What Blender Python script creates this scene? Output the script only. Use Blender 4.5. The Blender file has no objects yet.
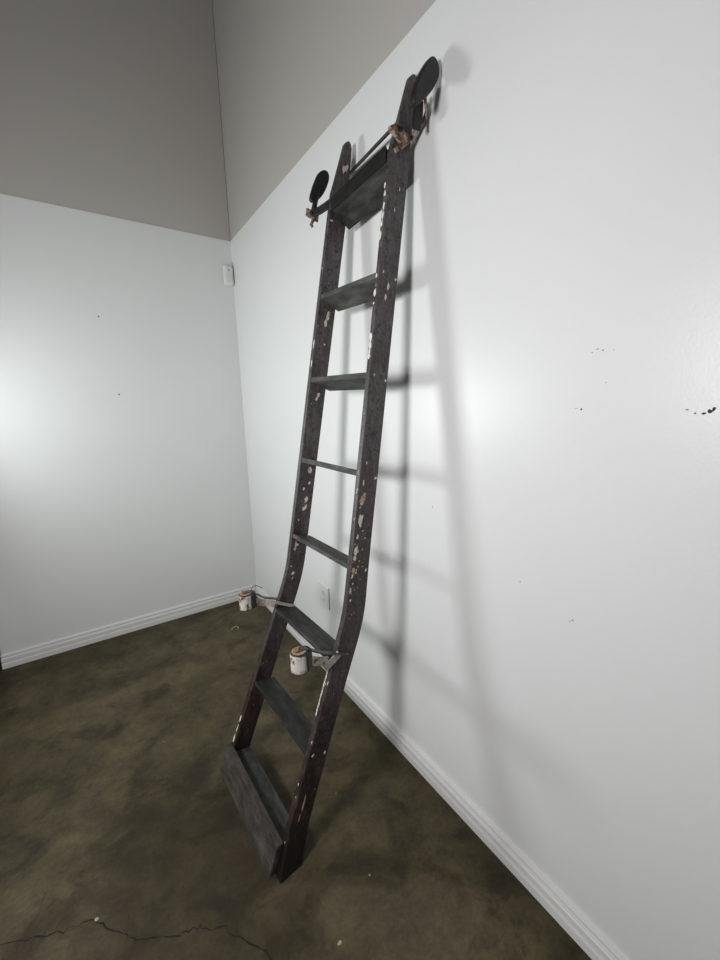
import bpy, bmesh, math, random
from mathutils import Vector, Matrix
random.seed(7)
sc = bpy.context.scene
COL = sc.collection

# ------------------------------------------------------------------ materials
def mat(name):
    m = bpy.data.materials.new(name); m.use_nodes = True
    nt = m.node_tree; return m, nt, nt.nodes['Principled BSDF']
def nd(nt, t, **kw):
    n = nt.nodes.new(t)
    for k, v in kw.items():
        if k in n.inputs.keys(): n.inputs[k].default_value = v
        else: setattr(n, k, v)
    return n
def ramp(nt, fac, stops):
    r = nt.nodes.new('ShaderNodeValToRGB'); el = r.color_ramp.elements
    while len(el) < len(stops): el.new(0.5)
    for e, (p, c) in zip(el, stops):
        e.position = p; e.color = (c[0], c[1], c[2], 1) if hasattr(c, '__len__') else (c, c, c, 1)
    nt.links.new(fac, r.inputs['Fac']); return r.outputs['Color']
def coords(nt, scale=(1, 1, 1), loc=(0, 0, 0)):
    tc = nt.nodes.new('ShaderNodeTexCoord'); mp = nd(nt, 'ShaderNodeMapping', Scale=scale, Location=loc)
    nt.links.new(tc.outputs['Object'], mp.inputs['Vector']); return mp.outputs['Vector']
def noise(nt, vec, scale, detail=4, rough=.55, dist=0.):
    n = nd(nt, 'ShaderNodeTexNoise', Scale=scale, Detail=detail, Roughness=rough, Distortion=dist)
    nt.links.new(vec, n.inputs['Vector']); return n.outputs['Fac']
def mix(nt, fac, a, b, mode='MIX'):
    m = nt.nodes.new('ShaderNodeMix'); m.data_type = 'RGBA'; m.blend_type = mode
    for s, v in ((m.inputs[0], fac), (m.inputs[6], a), (m.inputs[7], b)):
        if hasattr(v, 'is_linked') or isinstance(v, bpy.types.NodeSocket): nt.links.new(v, s)
        elif isinstance(v, (int, float)): s.default_value = v
        else: s.default_value = (*v, 1)
    return m.outputs[2]
def bump(nt, bs, h, strength, dist):
    b = nd(nt, 'ShaderNodeBump', Strength=strength, Distance=dist)
    nt.links.new(h, b.inputs['Height']); nt.links.new(b.outputs['Normal'], bs.inputs['Normal'])

def wall_paint(name, col, rough, bstr=.25):
    m, nt, bs = mat(name); v = coords(nt)
    n1 = noise(nt, v, 1.3, 3); n2 = noise(nt, v, 160, 3, .6); n3 = noise(nt, v, 45, 2)
    c = ramp(nt, n1, [(.3, [x * .97 for x in col]), (.7, col)])
    nt.links.new(c, bs.inputs['Base Color']); bs.inputs['Roughness'].default_value = rough
    h = mix(nt, .5, n2, n3); bump(nt, bs, h, bstr, .002)
    return m
WHITE = wall_paint('white_wall_paint', (.74, .755, .75), .36)
GREY = wall_paint('grey_wall_paint', (.46, .445, .415), .55)
TRIM = wall_paint('white_trim_paint', (.72, .72, .70), .4, .08)
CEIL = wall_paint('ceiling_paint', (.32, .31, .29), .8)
def plain(name, col, rough, metal=0., var=.25, sc_=60):
    m, nt, bs = mat(name); v = coords(nt); n = noise(nt, v, sc_, 5)
    c = ramp(nt, n, [(.3, [x * (1 - var) for x in col]), (.7, [min(1, x * (1 + var)) for x in col])])
    nt.links.new(c, bs.inputs['Base Color']); bs.inputs['Roughness'].default_value = rough
    bs.inputs['Metallic'].default_value = metal; bump(nt, bs, n, .2, .002)
    return m
DIRT = plain('dark_hole', (.05, .035, .035), .9)
SMUDGE = plain('grey_smudge', (.33, .32, .31), .8)
PLASTIC = plain('white_plastic', (.72, .73, .70), .35, 0, .03)
SLOT = plain('outlet_slot', (.25, .25, .24), .6)
BLACKP = plain('black_paint', (.012, .012, .013), .5)
IRON = plain('aged_iron', (.017, .016, .016), .5, .2, .6, 70)
IRONG = plain('grey_green_iron', (.10, .10, .085), .5, .4, .5, 90)
BRASS = plain('tarnished_brass', (.42, .25, .10), .4, .6, .35, 120)
BARE = plain('bare_wood', (.42, .31, .21), .75, 0, .35, 150)
CREAM = plain('old_cream_paint', (.62, .57, .49), .6, 0, .2, 150)
BRASSY = plain('bare_brown_wood', (.16, .085, .045), .7, 0, .35, 150)
CREAM2 = plain('grimy_cream_paint', (.34, .32, .27), .6, 0, .4, 110)
CHIPW = plain('old_white_paint', (.66, .63, .58), .6, 0, .15, 150)

def floor_mat():
    m, nt, bs = mat('stained_concrete'); v = coords(nt)
    big = noise(nt, coords(nt, loc=(33.3, 17.6, 7.47)), 1.5, 6, .62, .4); mid = noise(nt, coords(nt, loc=(3, 1, 0)), 5.5, 7, .62, .5)
    fine = noise(nt, v, 75, 5, .75); pat = noise(nt, coords(nt, loc=(7, 4, 2)), 4.2, 6, .66, .5); med = noise(nt, coords(nt, loc=(1, 9, 0)), 22, 5, .7)
    c1 = ramp(nt, big, [(.32, (.045, .036, .0185)), (.5, (.074, .060, .033)), (.68, (.106, .088, .054))])
    c2 = ramp(nt, mid, [(.34, (.45, .42, .38)), (.48, (.95, .95, .95)), (.66, (1.45, 1.42, 1.36))])
    c = mix(nt, .8, c1, c2, 'MULTIPLY')
    blot = ramp(nt, pat, [(.57, 0.), (.64, 1.)])
    c = mix(nt, mix(nt, .55, (0, 0, 0), blot), c, (.030, .021, .010))
    lite = ramp(nt, pat, [(.30, 1.), (.38, 0.)])
    c = mix(nt, mix(nt, .40, (0, 0, 0), lite), c, (.100, .088, .058))
    rust = ramp(nt, big, [(.55, 0.), (.62, 1.)])
    c = mix(nt, mix(nt, .22, (0, 0, 0), rust), c, (.070, .040, .026))
    c = mix(nt, 1., c, ramp(nt, med, [(.30, .80), (.70, 1.18)]), 'MULTIPLY')
    c = mix(nt, 1., c, ramp(nt, fine, [(.3, .78), (.7, 1.2)]), 'MULTIPLY')
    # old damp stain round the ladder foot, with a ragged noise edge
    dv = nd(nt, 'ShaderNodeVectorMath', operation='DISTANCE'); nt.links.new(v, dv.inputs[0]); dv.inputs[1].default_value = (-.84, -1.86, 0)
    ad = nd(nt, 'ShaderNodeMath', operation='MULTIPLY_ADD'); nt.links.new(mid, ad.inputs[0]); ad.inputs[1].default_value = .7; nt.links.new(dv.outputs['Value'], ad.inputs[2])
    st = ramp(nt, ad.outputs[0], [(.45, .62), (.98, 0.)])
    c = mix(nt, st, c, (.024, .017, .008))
    nt.links.new(c, bs.inputs['Base Color'])
    nt.links.new(ramp(nt, mid, [(.3, .62), (.7, .8)]), bs.inputs['Roughness']); bs.inputs['Specular IOR Level'].default_value = .25
    bump(nt, bs, mix(nt, .45, med, fine), .22, .004)
    return m
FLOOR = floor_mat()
CRACK = plain('crack_painted_shade', (.013, .010, .007), .95)  # shade inside the crack, painted as a dark ribbon colour
SPECK = plain('pale_grit', (.38, .36, .30), .8)

def rail_mat():
    m, nt, bs = mat('worn_dark_rail_paint')
    v = coords(nt, (1, 1, .3)); v2 = coords(nt)
    n1 = noise(nt, v, 34, 7, .7, .5); n2 = noise(nt, v2, 8, 4, .6); n3 = noise(nt, coords(nt, (1, 1, .07)), 130, 3, .6); n4 = noise(nt, v2, 75, 5, .65, .6)
    # height: the handled upper rails are greyed, the lower rails red-brown and darker
    sx = nt.nodes.new('ShaderNodeSeparateXYZ'); nt.links.new(v2, sx.inputs[0])
    hgt = nd(nt, 'ShaderNodeMapRange'); nt.links.new(sx.outputs['Z'], hgt.inputs['Value'])
    hgt.inputs['From Min'].default_value = .15; hgt.inputs['From Max'].default_value = 1.9
    up = ramp(nt, n1, [(.28, (.022, .019, .020)), (.44, (.062, .055, .057)), (.58, (.086, .078, .081)), (.74, (.130, .120, .122))])
    lo = ramp(nt, n1, [(.30, (.006, .004, .004)), (.46, (.022, .012, .010)), (.60, (.044, .025, .021)), (.76, (.080, .054, .047))])
    c = mix(nt, hgt.outputs[0], lo, up)
    red = ramp(nt, n2, [(.46, 0.), (.70, 1.)])
    c = mix(nt, mix(nt, .55, (0, 0, 0), red), c, (.044, .022, .018))
    blk = ramp(nt, n4, [(.40, 1.), (.47, 0.)])
    c = mix(nt, mix(nt, .8, (0, 0, 0), blk), c, (.012, .008, .008))
    lt = ramp(nt, n4, [(.60, 0.), (.66, 1.)])
    c = mix(nt, mix(nt, .45, (0, 0, 0), lt), c, (.14, .125, .125))
    c = mix(nt, .6, c, ramp(nt, n3, [(.3, .5), (.7, 1.5)]), 'MULTIPLY')
    ft = nd(nt, 'ShaderNodeMapRange'); nt.links.new(sx.outputs['Z'], ft.inputs['Value'])      # darker towards the foot
    ft.inputs['From Min'].default_value = .06; ft.inputs['From Max'].default_value = .17
    c = mix(nt, ft.outputs[0], (.008, .006, .006), c)
    nt.links.new(c, bs.inputs['Base Color'])
    nt.links.new(ramp(nt, n1, [(.3, .35), (.7, .6)]), bs.inputs['Roughness'])
    bump(nt, bs, mix(nt, .5, n4, n3), .6, .003)
    return m
RAIL = rail_mat()
def tread_mat(name, k, tint=(1, 1, 1)):
    m, nt, bs = mat(name); v = coords(nt, (1, .35, 1)); n = noise(nt, v, 28, 6, .68); f = noise(nt, coords(nt), 180, 3)
    c = ramp(nt, n, [(.32, [x * k for x in (.024, .025, .025)]), (.5, [x * k for x in (.060, .061, .056)]), (.66, [x * k for x in (.105, .105, .094)])])
    c = mix(nt, .5, c, ramp(nt, f, [(.3, .7), (.7, 1.25)]), 'MULTIPLY'); c = mix(nt, 1., c, tint, 'MULTIPLY')
    nt.links.new(c, bs.inputs['Base Color']); bs.inputs['Roughness'].default_value = .7; bs.inputs['Specular IOR Level'].default_value = .25
    bump(nt, bs, n, .45, .003); return m
TREAD = tread_mat('charcoal_tread', 1.05)
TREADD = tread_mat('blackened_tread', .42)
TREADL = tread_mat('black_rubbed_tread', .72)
HEAD = tread_mat('dark_top_tread', .62)
NOSE = tread_mat('black_nosing', .16)
KICK = tread_mat('kick_board_paint', .82, (1.10, .96, .90))
def roller_mat():
    m, nt, bs = mat('peeling_white_roller'); v = coords(nt, (1, 1, .6), (2, 3, 5)); n = noise(nt, v, 42, 5, .6)
    c = ramp(nt, n, [(.37, (.05, .032, .022)), (.43, (.26, .15, .08)), (.475, (.50, .48, .45)), (.8, (.66, .65, .63))])
    nt.links.new(c, bs.inputs['Base Color']); bs.inputs['Roughness'].default_value = .55; bump(nt, bs, n, .5, .003)
    return m
ROLL = roller_mat()
def strap_mat():
    m, nt, bs = mat('chipped_white_strap'); v = coords(nt); n = noise(nt, v, 60, 5, .6)
    c = ramp(nt, n, [(.36, (.20, .11, .06)), (.43, (.55, .42, .36)), (.6, (.68, .62, .58))])
    nt.links.new(c, bs.inputs['Base Color']); bs.inputs['Roughness'].default_value = .55; return m
STRAP = strap_mat()
def tan_mat():
    m, nt, bs = mat('rubbed_tan_clamp'); v = coords(nt); n = noise(nt, v, 70, 5, .6)
    c = ramp(nt, n, [(.40, (.035, .022, .016)), (.49, (.22, .15, .105)), (.68, (.48, .40, .33))])
    nt.links.new(c, bs.inputs['Base Color']); bs.inputs['Roughness'].default_value = .5; bump(nt, bs, n, .5, .003); return m
TAN = tan_mat()

# ------------------------------------------------------------------ mesh helpers
def link(name, verts, faces, mats, idx=None, parent=None, bevel=0., smooth=False, base=None):
    me = bpy.data.meshes.new(name)
    b = Vector(base) if base is not None else (parent_base(parent) if parent else Vector((0, 0, 0)))
    me.from_pydata([tuple(Vector(v) - b) for v in verts], [], faces)
    for m_ in (mats if isinstance(mats, (list, tuple)) else [mats]): me.materials.append(m_)
    if idx:
        for p_, i in zip(me.polygons, idx): p_.material_index = i
    bm = bmesh.new(); bm.from_mesh(me); bmesh.ops.recalc_face_normals(bm, faces=[f for f in bm.faces]); bm.to_mesh(me); bm.free()
    if smooth:
        for p_ in me.polygons: p_.use_smooth = True
    o = bpy.data.objects.new(name, me); COL.objects.link(o)
    if parent: o.parent = parent
    elif base is not None: o.location = b
    if bevel:
        md = o.modifiers.new('bevel', 'BEVEL'); md.width = bevel; md.segments = 2; md.limit_method = 'ANGLE'; md.angle_limit = math.radians(40)
    return o
def parent_base(p):
    v = Vector((0, 0, 0))
    while p: v += p.location; p = p.parent
    return v
def box_vf(lo, hi):
    v = [(x, y, z) for x in (lo[0], hi[0]) for y in (lo[1], hi[1]) for z in (lo[2], hi[2])]
    return v, [(0, 1, 3, 2), (4, 6, 7, 5), (0, 4, 5, 1), (2, 3, 7, 6), (0, 2, 6, 4), (1, 5, 7, 3)]
HEXF = [(0, 1, 3, 2), (4, 6, 7, 5), (0, 4, 5, 1), (2, 3, 7, 6), (0, 2, 6, 4), (1, 5, 7, 3)]
def join(parts):
    V, F = [], []
    for v, f in parts:
        n = len(V); V += list(v); F += [tuple(i + n for i in ff) for ff in f]
    return V, F
def tube_vf(pts, r, n=14, cap=True):
    pts = [Vector(p) for p in pts]; V = []; F = []
    up = None
    for i, p in enumerate(pts):
        d = (pts[min(i + 1, len(pts) - 1)] - pts[max(i - 1, 0)]).normalized()
        if up is None:
            up = d.orthogonal().normalized()
        up = (up - d * up.dot(d)).normalized(); w = d.cross(up)
        rr = r[i] if isinstance(r, (list, tuple)) else r
        for k in range(n):
            a = 2 * math.pi * k / n; V.append(p + (up * math.cos(a) + w * math.sin(a)) * rr)
    for i in range(len(pts) - 1):
        for k in range(n):
            k2 = (k + 1) % n; F.append((i * n + k, i * n + k2, (i + 1) * n + k2, (i + 1) * n + k))
    if cap:
        F.append(tuple(range(n))[::-1]); F.append(tuple((len(pts) - 1) * n + k for k in range(n)))
    return V, F
def ribbon_vf(pts, side, w, th):
    """flat bar: follows pts, width w along 'side', thickness th across."""
    pts = [Vector(p) for p in pts]; V = []; F = []; side = Vector(side).normalized()
    for i, p in enumerate(pts):
        d = (pts[min(i + 1, len(pts) - 1)] - pts[max(i - 1, 0)]).normalized()
        s = (side - d * side.dot(d)).normalized(); n = d.cross(s)
        for a, b in ((-1, -1), (1, -1), (1, 1), (-1, 1)): V.append(p + s * (a * w / 2) + n * (b * th / 2))
    for i in range(len(pts) - 1):
        for k in range(4):
            k2 = (k + 1) % 4; F.append((i * 4 + k, i * 4 + k2, (i + 1) * 4 + k2, (i + 1) * 4 + k))
    F.append((3, 2, 1, 0)); n = (len(pts) - 1) * 4; F.append((n, n + 1, n + 2, n + 3))
    return V, F
def tag(o, label=None, cat=None, group=None, kind=None):
    for k, v in (('label', label), ('category', cat), ('group', group), ('kind', kind)):
        if v: o[k] = v
    return o

# ------------------------------------------------------------------ room
Hs, HC = 2.74, 4.4            # paint line, ceiling
XW, YN, YF = -3.7, -5.6, .14  # far left wall, wall behind the camera, wall beyond the partition
XL = -1.635                   # left wall: start of the dark doorway
def blob(cx, cy, w, h, n=9, jag=.3):
    return [(cx + .5 * w * math.cos(2 * math.pi * k / n) * (1 + random.uniform(-jag, jag)),
             cy + .5 * h * math.sin(2 * math.pi * k / n) * (1 + random.uniform(-jag, jag))) for k in range(n)]
# right wall: white lower part, grey above the paint line, with its nail holes and scuffs
V, F = join([box_vf((0, YN, 0), (.12, YF, Hs)), box_vf((.003, YN, Hs), (.12, YF, HC))])
I = [0] * 6 + [1] * 6
for (y, z, w, h, mi) in [(-2.579, 1.539, .008, .007, 2), (-2.567, 1.541, .012, .003, 3), (-2.617, 1.674, .005, .008, 3), (-2.593, 1.672, .006, .004, 3), (-2.641, 1.672, .004, .004, 3), (-2.605, 1.678, .012, .003, 3),
                         (-2.790, 1.537, .009, .005, 3), (-2.804, 1.530, .006, .006, 2), (-2.818, 1.530, .012, .007, 2), (-2.826, 1.534, .012, .012, 2), (-2.832, 1.538, .009, .012, 2),
                         (-2.069, 1.186, .004, .014, 3), (-2.057, .963, .004, .006, 3), (-2.601, .979, .014, .005, 3), (-2.594, .972, .010, .004, 3), (-2.44, 1.03, .005, .008, 3), (-2.63, 1.60, .004, .004, 3)]:
    n = len(V); b = blob(y, z, w * .65, h * .65); V += [(-.0006, *q) for q in b]; F.append(tuple(range(n, n + len(b)))); I.append(mi)
tag(link('wall_right', V, F, [WHITE, GREY, DIRT, SMUDGE], I), kind='structure')
V, F = join([box_vf((XW, 0, 0), (0, .14, Hs)), box_vf((XW, .003, Hs), (0, .14, HC))])
I = [0] * 6 + [1] * 6
for (x, z, w, h) in [(-.872, 2.143, .011, .009), (-.818, 1.664, .010, .010)]:
    n = len(V); b = blob(x, z, w, h); V += [(q[0], -.0006, q[1]) for q in b]; F.append(tuple(range(n, n + len(b)))); I.append(2)
tag(link('wall_left', V, F, [WHITE, GREY, DIRT], I), kind='structure')
tag(link('wall_front', *box_vf((XW - .12, YN - .12, 0), (.12, YN, HC)), WHITE), kind='structure')
tag(link('wall_far', *box_vf((XW - .12, YN, 0), (XW, YF, HC)), WHITE), kind='structure')
# floor with crack and specks of grit
V, F = box_vf((XW - .12, YN - .12, -.1), (.12, YF + .12, 0)); I = [0] * 6
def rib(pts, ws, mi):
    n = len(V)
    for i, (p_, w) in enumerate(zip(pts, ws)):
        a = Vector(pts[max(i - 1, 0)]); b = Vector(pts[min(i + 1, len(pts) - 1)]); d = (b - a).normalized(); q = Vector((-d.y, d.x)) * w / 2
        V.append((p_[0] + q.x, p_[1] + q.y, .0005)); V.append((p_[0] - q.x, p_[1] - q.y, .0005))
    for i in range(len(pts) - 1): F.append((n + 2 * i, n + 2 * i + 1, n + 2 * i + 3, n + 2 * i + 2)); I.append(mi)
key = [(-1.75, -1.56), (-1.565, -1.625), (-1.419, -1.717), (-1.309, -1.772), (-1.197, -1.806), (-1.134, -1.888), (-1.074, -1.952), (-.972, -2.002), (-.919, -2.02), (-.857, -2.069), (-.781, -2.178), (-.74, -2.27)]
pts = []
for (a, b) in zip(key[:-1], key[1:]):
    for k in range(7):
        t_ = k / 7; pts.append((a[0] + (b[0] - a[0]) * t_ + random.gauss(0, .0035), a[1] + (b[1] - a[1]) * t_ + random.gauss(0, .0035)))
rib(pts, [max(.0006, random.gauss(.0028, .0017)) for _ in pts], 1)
for (x, y, s, mi) in [(-.588, -2.3, .012, 2), (-.415, -2.211, .007, 2), (-1.18, -1.815, .012, 2), (-.36, -1.9, .004, 2), (-.9, -1.2, .004, 2), (-.33, -1.6, .005, 2)]:
    n = len(V); b = blob(x, y, s, s); V += [(q[0], q[1], .0006) for q in b]; F.append(tuple(range(n, n + len(b)))); I.append(mi)
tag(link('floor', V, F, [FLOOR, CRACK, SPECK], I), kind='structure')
tag(link('ceiling', *box_vf((XW - .12, YN - .12, HC), (.12, YF + .12, HC + .1)), CEIL), kind='structure')
# moulded baseboards: profile (depth, height)
PR = [(0, 0), (.019, 0), (.019, .030), (.017, .034), (.011, .036), (.011, .040), (.017, .043), (.017, .062), (.014, .066), (.008, .068), (.008, .073), (.012, .076), (.012, .084), (.009, .090), (0, .092)]
def baseboard(name, fn, a, b):
    V = [fn(d, s, h) for s in (a, b) for d, h in PR]; n = len(PR)
    F = [(i, (i + 1) % n, n + (i + 1) % n, n + i) for i in range(n)] + [tuple(range(n)), tuple(range(2 * n - 1, n - 1, -1))]
    tag(link(name, V, F, TRIM), kind='structure')
baseboard('baseboard_right', lambda d, s, h: (-d, s, h), YN, -.0)
baseboard('baseboard_left', lambda d, s, h: (s, -d, h), XL, -.019)
# black door and casing at the end of the left baseboard
V, F = join([box_vf((XL - .07, -.024, 0), (XL, -.0002, 2.12)), box_vf((XL - .99, -.024, 0), (XL - .92, -.0002, 2.12)), box_vf((XL - .92, -.024, 2.05), (XL - .07, -.0002, 2.12))])
dr = tag(link('door_1', V, F, BLACKP), kind='structure')
link('door_panel', *box_vf((XL - .92, -.012, .005), (XL - .07, -.0003, 2.05)), BLACKP, None, dr)
link('door_handle', *tube_vf([(XL - .15, -.012, 1.0), (XL - .15, -.06, 1.0), (XL - .27, -.06, 1.0)], .010, 10), IRON, None, dr)

# ------------------------------------------------------------------ ladder frame of reference
YNR, W, T, X0, S1, ZK, S2, D, PSI, TAP = -2.035863, 0.470076, 0.028285, -0.673047, 0.387748, 0.837314, 0.161256, 0.079106, 0.046922, -0.130387
TILT = 0.020353
XK = X0 + S1 * ZK; A = W / 2; O = A + T
def fx(z, r=.028):          # front edge of the rails, softened at the bend
    u = (z - ZK) / r
    sp = r * (math.log1p(math.exp(-abs(u))) + max(u, 0))     # softplus
    return X0 + S1 * z + (S2 - S1) * sp
def slope(z): return (fx(z + 1e-3) - fx(z - 1e-3)) / 2e-3
def L(x, off, z):           # ladder coordinates -> room
    mid = YNR + T + A; y = off * (1 + TAP * z); X = x - X0; c, s = math.cos(PSI), math.sin(PSI)
    v = Vector((c * X - s * (y + O), mid - O + s * X + c * (y + O) - YNR, z))
    return Vector((X0 + v.x, YNR + math.cos(TILT) * v.y - math.sin(TILT) * v.z, math.sin(TILT) * v.y + math.cos(TILT) * v.z))
def P(dx, off, z): return L(fx(z) + dx, off, z)
ladder = bpy.data.objects.new('rolling_ladder', None); COL.objects.link(ladder)
ladder.empty_display_size = .2
ladder.location = L(X0 + .04, 0, 0) * 1.0; ladder.location.z = 0
tag(ladder, 'tall dark worn wooden ladder with bent foot, leaning on the white wall', 'ladder')

# ------------------------------------------------------------------ side rails
def prof(z0, ztip, bulge):
    """list of (front point, back point) in ladder (x, z)"""
    out = []; N = 64
    zc = 2.36; N = 110
    for i in range(N + 1):
        z = z0 + (zc - z0) * i / N; s = slope(z); n = math.sqrt(1 + s * s)
        w = D * (1 + bulge * math.exp(-((z - .80) / .13) ** 2))
        out.append(((fx(z), z), (fx(z) + w / n, z - w * s / n)))
    # tapered tongue with a rounded end
    s = S2; n = math.sqrt(1 + s * s); d = Vector((s, 1)) / n; c = Vector((1, -s)) / n
    base = Vector((fx(zc), zc)); Lh = (ztip - zc) * n
    for i in range(1, 15):
        t_ = i / 14; al = Lh * (1 - (1 - t_) ** 1.6) if i > 8 else Lh * t_ * .86
        t_ = min(1, al / Lh)
        f0 = .000 + .034 * t_ ** .9; b0 = D - .016 * t_ ** .8
        r = .0215; e = max(0, (al - (Lh - r)) / r); e = min(e, .995)
        k = math.sqrt(1 - e * e); mid = (f0 + b0) / 2; hw = (b0 - f0) / 2 * k
        a = base + d * al + c * (mid - hw); b = base + d * al + c * (mid + hw)
        out.append(((a.x, a.y), (b.x, b.y)))
    return out
def rail(near):
    sg = -1 if near else 1
    pr = prof(0, 2.602 if near else 2.562, .07 if near else .0)
    # feet cut level on the floor
    V = []; F = []; o_in, o_out = sg * A, sg * O
    ch = .0018
    for (f, b) in pr:
        f = Vector(f); b = Vector(b); u = (b - f); l = u.length or 1e-6; u /= l; c = min(ch, l * .3)
        ring = [(f + u * c, o_in), (f, o_in + sg * c), (f, o_out - sg * c), (f + u * c, o_out), (b - u * c, o_out), (b, o_out - sg * c), (b, o_in + sg * c), (b - u * c, o_in)]
        wob = 0
        fl = .026 * max(0, 1 - f.y / .16) ** 1.3 if near else 0
        tl = max(0, f.y - 2.38) / .22 if near else 0
        for q, o in ring:
            if abs(o) > A + T / 2: o -= fl
            V.append(L(q.x + .010 * tl, o - .012 * tl, q.y))
    n = 8; R = len(pr)
    for k in range(n):      # squash the first ring to the floor plane
        v0, v1 = V[k], V[n + k]; t_ = (0.0 - v0.z) / (v1.z - v0.z); V[k] = v0 + (v1 - v0) * t_ if abs(t_) < 4 else Vector((v0.x, v0.y, 0)); V[k].z = 0.0
    for i in range(R - 1):
        for k in range(n):
            k2 = (k + 1) % n; F.append((i * n + k, i * n + k2, (i + 1) * n + k2, (i + 1) * n + k))
    F.append(tuple(range(n))[::-1]); F.append(tuple((R - 1) * n + k for k in range(n)))
    I = [0] * len(F)
    PX = 1 / 300.
    def flake(fn, cx, cz, w, h, mi, jag=.38):
        b = blob(cx, cz, w, h, 11, jag); n0 = len(V)
        for q in b: V.append(fn(*q))
        F.append(tuple(range(n0, n0 + len(b)))); I.append(mi)
        # smaller satellite flecks around it
    e = .0007
    face = (lambda off: (lambda dx, z: P(dx, off, z)))
    frontf = lambda o, z: P(-e, o, z)
    if near:
        fo = face(-O - e)
        for (dx, z, w, h, mi) in [(.041, 1.944, 2, 8, 1), (.0345, 1.91, 2, 6, 1), (.0156, 1.986, 1.5, 3, 1), (.0708, 1.97, 2, 2.5, 2), (.0184, 1.658, 2, 3, 3), (.0713, 1.639, 2, 3, 2), (.0699, 1.308, 2.5, 3, 2),
                (.021, 1.239, 5, 8, 3), (.027, 1.252, 3, 7, 3), (.018, 1.228, 3, 4, 1), (.0208, 1.17, 4.5, 13, 1), (.0181, 1.298, 1.5, 6, 1), (.0227, 1.365, 1, 4, 1), (.0148, 1.112, 2, 6, 1), (.0138, 1.067, 3, 9, 1),
                (.0106, 1.04, 3, 6, 1), (.0113, .997, 4, 5, 3), (.008, .976, 2, 5, 1), (.006, .927, 2, 6, 1), (.0662, .983, 2, 3, 1), (.0689, .359, 2, 3, 2), (.0147, .376, 2, 3, 2), (.0702, .059, 2, 3, 2),
                (.0322, .21, 1.6, 16, 3), (.03, .17, 1.2, 8, 3), (.011, .891, 2, 3, 1), (.0493, 2.248, 1, 4, 1), (.0364, 2.183, 1, 4, 1), (.024, 1.06, 1.5, 3, 3), (.03, 1.005, 2, 2, 3), (.022, .985, 2, 2, 1), (.05, 1.0, 1.2, 1.5, 3)]:
            flake(fo, dx, z, w / 225, h / 290, mi)
        for _ in range(26):
            z = random.gauss(1.0, .12); flake(fo, random.uniform(.004, .05), z, random.uniform(.003, .007), random.uniform(.003, .010), random.choice((1, 3, 3, 4)))
        for _ in range(20):
            z = random.uniform(.05, 2.2); flake(fo, random.uniform(.006, .074), z, random.uniform(.002, .004), random.uniform(.003, .008), random.choice((3, 4, 4)))
        for (o, z, w, h) in [(-.2405, 2.254, 2, 5), (-.2456, 2.228, 2, 6), (-.247, 2.19, 2, 8), (-.2463, 2.165, 2.4, 9), (-.2443, 2.136, 2, 6), (-.2427, 2.10, 2.5, 8), (-.2435, 1.975, 2, 4), (-.2437, 1.922, 2.6, 7), (-.242, 1.889, 1.6, 3), (-.2448, 1.78, 2.8, 9), (-.2467, 1.756, 3.2, 9), (-.2454, 1.72, 2, 6), (-.2454, 1.735, 2.5, 5)]:
            flake(frontf, o, z, w / 170, h / 290, 2, .3)
        for k in range(16):     # long white worn edge below the bend
            z = .66 - k * .0102; flake(frontf, -A - .0035 - random.uniform(0, .002), z, random.uniform(.004, .009), .017, 2, .3)
        for _ in range(26):
            flake(frontf, random.uniform(-O + .003, -A - .003), random.uniform(.1, 2.2), random.uniform(.002, .005), random.uniform(.004, .014), random.choice((1, 3, 4, 2)))
    else:
        fi = face(A - e)
        for (dx, z, w, h, mi) in [(.0478, 1.911, 3, 8, 1), (.0409, 1.883, 3.5, 6, 1), (.052, 1.918, 2, 5, 3), (.0472, 1.597, 3, 5, 1), (.0398, 1.58, 2.5, 4, 1), (.05, 1.28, 4, 6, 1), (.044, 1.285, 3, 4, 3), (.0286, 1.203, 2, 3, 1), (.0536, 1.225, 2, 3.5, 2),
                (.0477, 1.155, 3.2, 7, 1), (.042, 1.117, 4, 4, 1), (.05, 1.122, 2, 5, 1), (.0223, .953, 1.5, 9, 1), (.030, .958, 3, 3, 1), (.02, .94, 3, 2, 3), (.0306, .829, 3, 4, 1), (.0336, .807, 1.5, 3, 3), (.0141, .865, 1, 2, 1), (.0473, 1.798, 1.5, 2, 1), (.022, 1.069, 1, 2, 1),
                (.040, 2.452, 2.5, 7, 1), (.047, 2.458, 3, 4, 1), (.053, 2.462, 2, 6, 1), (.012, 2.262, 3, 1.5, 2)]:
            flake(fi, dx, z, w / 205, h / 240, mi)
        for _ in range(60):
            z = random.uniform(.15, 2.2); flake(fi, random.uniform(.006, .074), z, random.uniform(.002, .005), random.uniform(.003, .009), random.choice((3, 4, 4, 4)))
        for (o, z, w, h) in [(.2483, 2.088, 1, 2), (.2418, 1.724, 1.5, 6), (.2425, 1.798, 1.5, 8), (.2543, .206, 1.5, 7), (.2552, .121, 1.5, 9), (.2545, .165, 1.2, 8)]:
            flake(frontf, min(o, O - .003), z, w / 150, h / 230, 2, .3)
    return link('side_rail', V, F, [RAIL, CREAM, CHIPW, BARE, BRASSY], I, ladder)
rail(True); rail(False)

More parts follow.
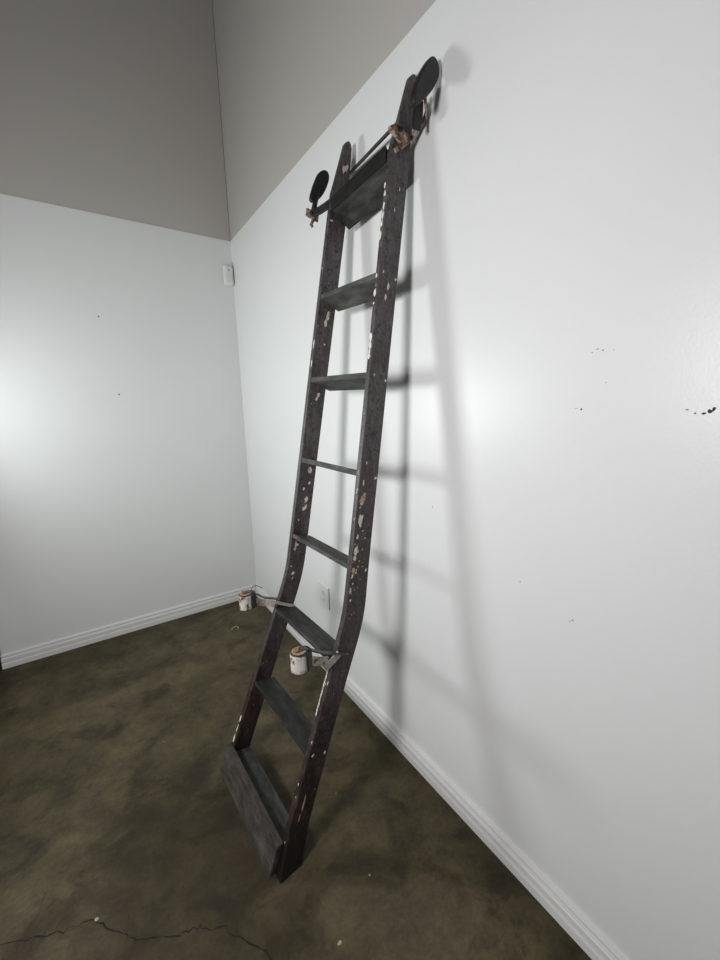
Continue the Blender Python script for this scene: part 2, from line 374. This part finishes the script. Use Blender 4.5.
# ------------------------------------------------------------------ treads
def tread(zf, th, dep, sl, m, nose=None, proud=.0, name='tread', ends=(0, 0)):
    """plank between the rails; zf = z of its upper front edge"""
    V = []
    for u in (0, 1):
        for sd in (-1, 1):
            for v in (0, 1):
                dx = -proud + u * dep; z = zf - v * th + sl * (dx) + ends[sd > 0]
                V.append(L(fx(zf) + dx, sd * (A - .0006), z))
    o = link(name, V, HEXF, m, None, ladder, .003)
    if nose:
        V = []
        for u in (0, 1):
            for sd in (-1, 1):
                for v in (0, 1):
                    dx = -proud - .006 + u * .006; V.append(L(fx(zf) + dx, sd * (A - .0006), zf + .002 - v * (th + .004) + sl * dx + ends[sd > 0]))
        link('nosing', V, HEXF, nose, None, o, .0015, base=None)
    return o
tread(2.342, .039, .082, -.60, HEAD, NOSE, .0, ends=(.026, -.008))
tread(1.988, .017, .086, -.45, TREAD)
tread(1.668, .020, .090, -.40, TREAD)
tread(1.342, .022, .086, -.32, TREAD)
tread(1.014, .020, .088, -.33, TREAD)
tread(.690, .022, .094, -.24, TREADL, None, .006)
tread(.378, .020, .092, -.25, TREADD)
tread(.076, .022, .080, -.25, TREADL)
# kick board across the front of the feet
V = []
hk = .098
for u in (0, 1):
    for sd in (-1, 1):
        for v in (0, 1):
            z = .0 if v else hk
            q = L(fx(z) - .024 + u * .0235, O + .004 if sd > 0 else -O + .013, z)
            if v: q.z = 0.0
            V.append(q)
link('kick_board', V, HEXF, KICK, None, ladder, .003)

# ------------------------------------------------------------------ top rod, brackets and wheels
link('rod', *tube_vf([P(.036, -A + .001, 2.461), P(.078, A * .95, 2.4595), P(.088, O + .11, 2.459)], .0058, 12), IRON, None, ladder, 0, True)
def plate(name, outline, off, th, m, parent, bevel, edge=None, sel=()):
    """flat plate lying in the plane of the rails, outline in (dx, z)"""
    z0 = sum(q[1] for q in outline) / len(outline); n = len(outline)
    V = [L(fx(z) + dx, off + k * th, z) for k in (-.5, .5) for dx, z in outline]
    F = [tuple(range(n))[::-1], tuple(range(n, 2 * n))] + [(i, (i + 1) % n, n + (i + 1) % n, n + i) for i in range(n)]
    I = [0, 0] + [1 if i in sel else 0 for i in range(n)]
    return link(name, V, F, [m, edge or m], I, parent, bevel)
def smooth(pts, it=2):
    for _ in range(it):
        out = []
        for i, p in enumerate(pts):
            q = pts[(i + 1) % len(pts)]
            out += [(p[0] * .75 + q[0] * .25, p[1] * .75 + q[1] * .25), (p[0] * .25 + q[0] * .75, p[1] * .25 + q[1] * .75)]
        pts = out
    return pts
WN = [(.0324, 2.5698), (.0528, 2.5610), (.0640, 2.5341), (.0560, 2.5045), (.0345, 2.4675), (.0080, 2.4370), (-.0226, 2.4035), (-.0346, 2.4312), (-.0293, 2.4600), (-.0176, 2.4947), (-.0005, 2.5284), (.0171, 2.5573)]
wn = plate('wheel', smooth(WN), -O - .165, .030, IRON, ladder, .005)
WF = [(.0043, 2.4810), (.0235, 2.4760), (.0325, 2.4574), (.0280, 2.4271), (.0100, 2.3825), (-.0236, 2.3498), (-.0454, 2.3572), (-.0384, 2.4026), (-.0293, 2.4340), (-.0187, 2.4640)]
wf = plate('wheel', smooth(WF), O + .115, .028, IRON, ladder, .005)
def bolt(p, d, r, h, m, parent, nm='bolt'):
    d = Vector(d).normalized(); p = Vector(p)
    return link(nm, *tube_vf([p, p + d * h * .6, p + d * h], [r, r, r * .6], 10), m, None, parent)
YO = (L(0, -1, 1) - L(0, 0, 1)).normalized()     # outward on the near side
FW = (L(-1, 0, 1) - L(0, 0, 1)).normalized()     # towards the front
# near bracket: clamp plate on the rail front, bar running outward and up to the wheel
br = link('top_bracket', *ribbon_vf([P(.012, -O - .004, 2.352), P(.040, -O - .006, 2.378), P(.066, -O - .02, 2.405), P(.074, -O - .06, 2.432), P(.072, -O - .09, 2.440), P(.066, -O - .105, 2.455), P(.050, -O - .112, 2.492)], (0, 0, 1), .016, .007), TAN, None, ladder, .0015)
plate('clamp_plate', smooth([(-.031, 2.400), (-.022, 2.412), (.004, 2.426), (.018, 2.420), (.058, 2.396), (.052, 2.386), (.028, 2.372), (.010, 2.384)], 1), -O - .016, .024, TAN, br, .004)
bolt(P(-.010, -O - .026, 2.405), YO, .009, .008, BRASSY, br); bolt(P(.012, -O - .026, 2.408), YO, .008, .007, IRON, br); bolt(P(.036, -O - .026, 2.396), YO, .009, .010, TAN, br)
# far bracket
bf = link('top_bracket', *ribbon_vf([P(.012, A + .006, 2.335), P(-.006, O + .006, 2.318), P(-.022, O + .035, 2.305), P(-.040, O + .062, 2.298), P(-.052, O + .085, 2.298)], (0, 0, 1), .026, .012), IRON, None, ladder, .0015)
cp = []
for u in (0, 1):
    for sd in (-1, 1):
        for v in (0, 1):
            cp.append(P(-.070 + u * .058, O + .058 + .012 * (sd > 0) - .0 * u, 2.312 - v * .030 - .012 * u))
link('clamp_plate', cp, HEXF, TAN, None, bf, .005)
bolt(P(-.048, O + .058, 2.295), YO, .006, .006, IRON, bf)
link('hook', *tube_vf([P(-.030, O + .062, 2.282), P(-.038, O + .062, 2.268), P(-.042, O + .062, 2.255), P(-.034, O + .06, 2.248)], .006, 8), TAN, None, bf, 0, True)
link('stem', *tube_vf([P(-.030, O + .08, 2.305), P(-.022, O + .10, 2.345), P(-.012, O + .105, 2.40)], [.013, .010, .008], 10), IRON, None, bf, 0, True)
plate('stem', [(.018, 2.475), (.052, 2.478), (.056, 2.43), (.052, 2.392), (.020, 2.388), (.016, 2.42)], -O - .10, .012, IRON, br, .003)
link('pin', *tube_vf([P(.034, -O - .095, 2.462), P(.022, -O - .155, 2.475)], .007, 10), IRON, None, br)

# ------------------------------------------------------------------ middle guide rollers
def guide(near):
    sg = -1 if near else 1
    zc = .748 if near else .757; h = .070; r = .0295
    xr = fx(zc) - .154; of = sg * (O - .004)
    C = L(xr, of, zc); zt = zc + h / 2
    # flat iron bar from the side of the rail, square to it, over the top of the roller
    b = link('roller_bracket', *ribbon_vf([L(fx(.70) + .050, sg * (O + .0035), .700), L(fx(.712) + .004, sg * (O + .0035), .716), L(fx(.73) - .060, sg * (O + .002), .741), C + Vector((.034, 0, h / 2 - .008)), C + Vector((.018, 0, h / 2 + .0035)), C + Vector((-.014, 0, h / 2 + .0035))], YO, .020, .005), IRONG, None, ladder, .001)
    # pale plate below the bar
    if near:
        link('strap', *ribbon_vf([L(fx(.70) - .030, of, .700), L(fx(.71) - .070, of, .714), C + Vector((r * .8, 0, -.010))], (0, 0, 1), .030, .008), STRAP, None, b, .0015)
        link('gusset', *ribbon_vf([L(fx(.71) + .012, sg * (O + .003), .714), L(fx(.70) - .012, sg * (O + .003), .697), L(fx(.69) - .042, sg * (O + .001), .680)], (0, 0, 1), .026, .006), CREAM2, None, b, .001)
        link('rail_clip', *ribbon_vf([P(-.004, -O, .700), P(-.004, -A, .698)], (0, 0, 1), .020, .005), IRON, None, b, .001)
    else:
        link('strap', *ribbon_vf([L(fx(.70) - .002, of, .697), L(fx(.71) - .050, of, .716), C + Vector((r * .9, 0, -.008))], (0, 0, 1), .028, .006), STRAP, None, b, .0015)
        link('rail_clip', *ribbon_vf([P(-.012, A - .004, .716), P(.030, A - .004, .697), P(.090, A - .004, .670)], (0, 0, 1), .013, .006), CREAM2, None, b, .001)
        link('clip_painted_shade', *ribbon_vf([P(-.008, A - .003, .700), P(.090, A - .003, .655)], (0, 0, 1), .020, .004), BLACKP, None, b, .001)  # black strip painting the shade below the clip
    n = 28
    prf = [(r * .78, -h / 2), (r, -h / 2 + .005), (r, -h / 2 + .012), (r * .97, 0), (r, h / 2 - .014), (r * .99, h / 2 - .004), (r * .80, h / 2)]
    V = []; F = []
    for (rr, z) in prf:
        for k in range(n):
            a = 2 * math.pi * k / n; V.append(C + Vector((rr * math.cos(a), rr * math.sin(a), z)))
    for i in range(len(prf) - 1):
        for k in range(n):
            k2 = (k + 1) % n; F.append((i * n + k, i * n + k2, (i + 1) * n + k2, (i + 1) * n + k))
    F.append(tuple(range(n))[::-1]); F.append(tuple((len(prf) - 1) * n + k for k in range(n)))
    idx = []
    for i in range(len(prf) - 1): idx += [1 if i in (0, 5) else 0] * n
    idx += [1, 2]
    ro = link('roller', V, F, [ROLL, BLACKP, BARE], idx, ladder, 0, False)
    ro['label'] = 'peeling white guide roller with a bare wood end'
    for p_ in ro.data.polygons: p_.use_smooth = len(p_.vertices) == 4
    bolt(C + Vector((-.010, 0, h / 2 + .004)), (0, 0, 1), .010, .008, BRASS, ro, 'nut')
    link('pin', *tube_vf([C + Vector((-.004, 0, h / 2)), C + Vector((-.004, 0, -h / 2 - .006))], .005, 8), IRON, None, ro)
    yk = [C + Vector((r * .55, sg * 0 + r * .95, 0)), C + Vector((r + .006, r * .55, 0)), C + Vector((r + .009, 0, 0)), C + Vector((r + .006, -r * .55, 0)), C + Vector((r * .55, -r * .98, 0))]
    link('yoke', *ribbon_vf(yk, (0, 0, 1), h * .86, .006), BLACKP, None, b, .001)
    if not near:
        link('wire', *tube_vf([C + Vector((.020, 0, h / 2)), C + Vector((.035, .005, h / 2 + .018)), C + Vector((.045, .005, h / 2 + .022)), C + Vector((.075, .0, h / 2 + .000))], .0012, 6), IRON, None, b)
guide(True); guide(False)

# ------------------------------------------------------------------ small fixtures
ml = bpy.data.objects.new('motion_sensor', None); COL.objects.link(ml); ml.location = (-.040, 0, 2.50)
tag(ml, 'small white plastic motion sensor high in the wall corner', 'sensor')
link('housing', *box_vf((-.076, -.040, 2.430), (-.004, 0, 2.572)), PLASTIC, None, ml, .019)
link('lens', *box_vf((-.058, -.043, 2.47), (-.022, -.039, 2.50)), TRIM, None, ml, .004)
link('label_dot', *tube_vf([(-.040, -.039, 2.530), (-.040, -.0425, 2.530)], .005, 10), SLOT, None, ml)
ou = bpy.data.objects.new('wall_outlet', None); COL.objects.link(ou); ou.location = (0, -1.205, .478)
tag(ou, 'white double power outlet low on the wall behind the ladder', 'outlet')
link('cover_plate', *box_vf((-.008, -1.262, .412), (0, -1.150, .545)), PLASTIC, None, ou, .003)
for zc in (.455, .501):
    rc = link('socket', *box_vf((-.0085, -1.222, zc - .016), (-.006, -1.188, zc + .016)), PLASTIC, None, ou, .001)
    V, F = join([box_vf((-.0092, -1.214, zc - .006), (-.008, -1.211, zc + .008)), box_vf((-.0092, -1.199, zc - .006), (-.008, -1.196, zc + .007)), box_vf((-.0092, -1.207, zc - .013), (-.008, -1.203, zc - .009))])
    link('slot', V, F, SLOT, None, rc)
# curl of pale shaving on the floor
lf = link('paper_scrap', *ribbon_vf([(-.345, -.425, .004), (-.325, -.405, .003), (-.305, -.405, .006), (-.295, -.43, .003), (-.310, -.447, .003)], (0, 0, 1), .006, .003), SPECK, base=(-.32, -.425, .0))
tag(lf, 'tiny pale curled scrap lying on the floor near the far corner', 'scrap')

# ------------------------------------------------------------------ light
def area(name, loc, target, size, energy, col, shape='RECTANGLE', sy=None, spread=180):
    l = bpy.data.lights.new(name, 'AREA'); l.shape = shape; l.size = size
    if sy: l.size_y = sy
    l.energy = energy; l.color = col; l.spread = math.radians(spread)
    o = bpy.data.objects.new(name, l); COL.objects.link(o); o.location = loc
    o.rotation_euler = (Vector(target) - Vector(loc)).to_track_quat('-Z', 'Y').to_euler(); return o
area('lamp', (-2.25, -2.62, 1.74), (0, -1.38, 1.42), .50, 35.5, (1, .965, .98), 'DISK', spread=165)
area('lamp', (-2.04, -.46, 1.53), (0, -1.85, 1.66), .52, 20.5, (.93, 1.0, .975), 'DISK', spread=168)
w = bpy.data.worlds.new('world'); sc.world = w; w.use_nodes = True
bg = w.node_tree.nodes['Background']; bg.inputs[0].default_value = (.75, .85, 1, 1); bg.inputs[1].default_value = .6

# ------------------------------------------------------------------ camera
cam = bpy.data.cameras.new('camera'); co = bpy.data.objects.new('camera', cam); COL.objects.link(co)
yaw, pitch, roll = 0.59617480, -0.18814270, -0.02256486
f = Vector((math.sin(yaw) * math.cos(pitch), math.cos(yaw) * math.cos(pitch), math.sin(pitch)))
r0 = Vector((math.cos(yaw), -math.sin(yaw), 0)); u0 = r0.cross(f)
r1 = math.cos(roll) * r0 + math.sin(roll) * u0; u1 = -math.sin(roll) * r0 + math.cos(roll) * u0
co.matrix_world = Matrix(((r1.x, u1.x, -f.x, -1.0122372), (r1.y, u1.y, -f.y, -3.0880818), (r1.z, u1.z, -f.z, 1.5616865), (0, 0, 0, 1)))
cam.sensor_fit = 'VERTICAL'; cam.sensor_height = 24; cam.lens = 24 * 394.79021 / 960; cam.clip_start = .02
sc.camera = co
vs = sc.view_settings; vs.view_transform = 'Standard'; vs.look = 'None'; vs.gamma = 1; vs.use_curve_mapping = False; vs.exposure = 0
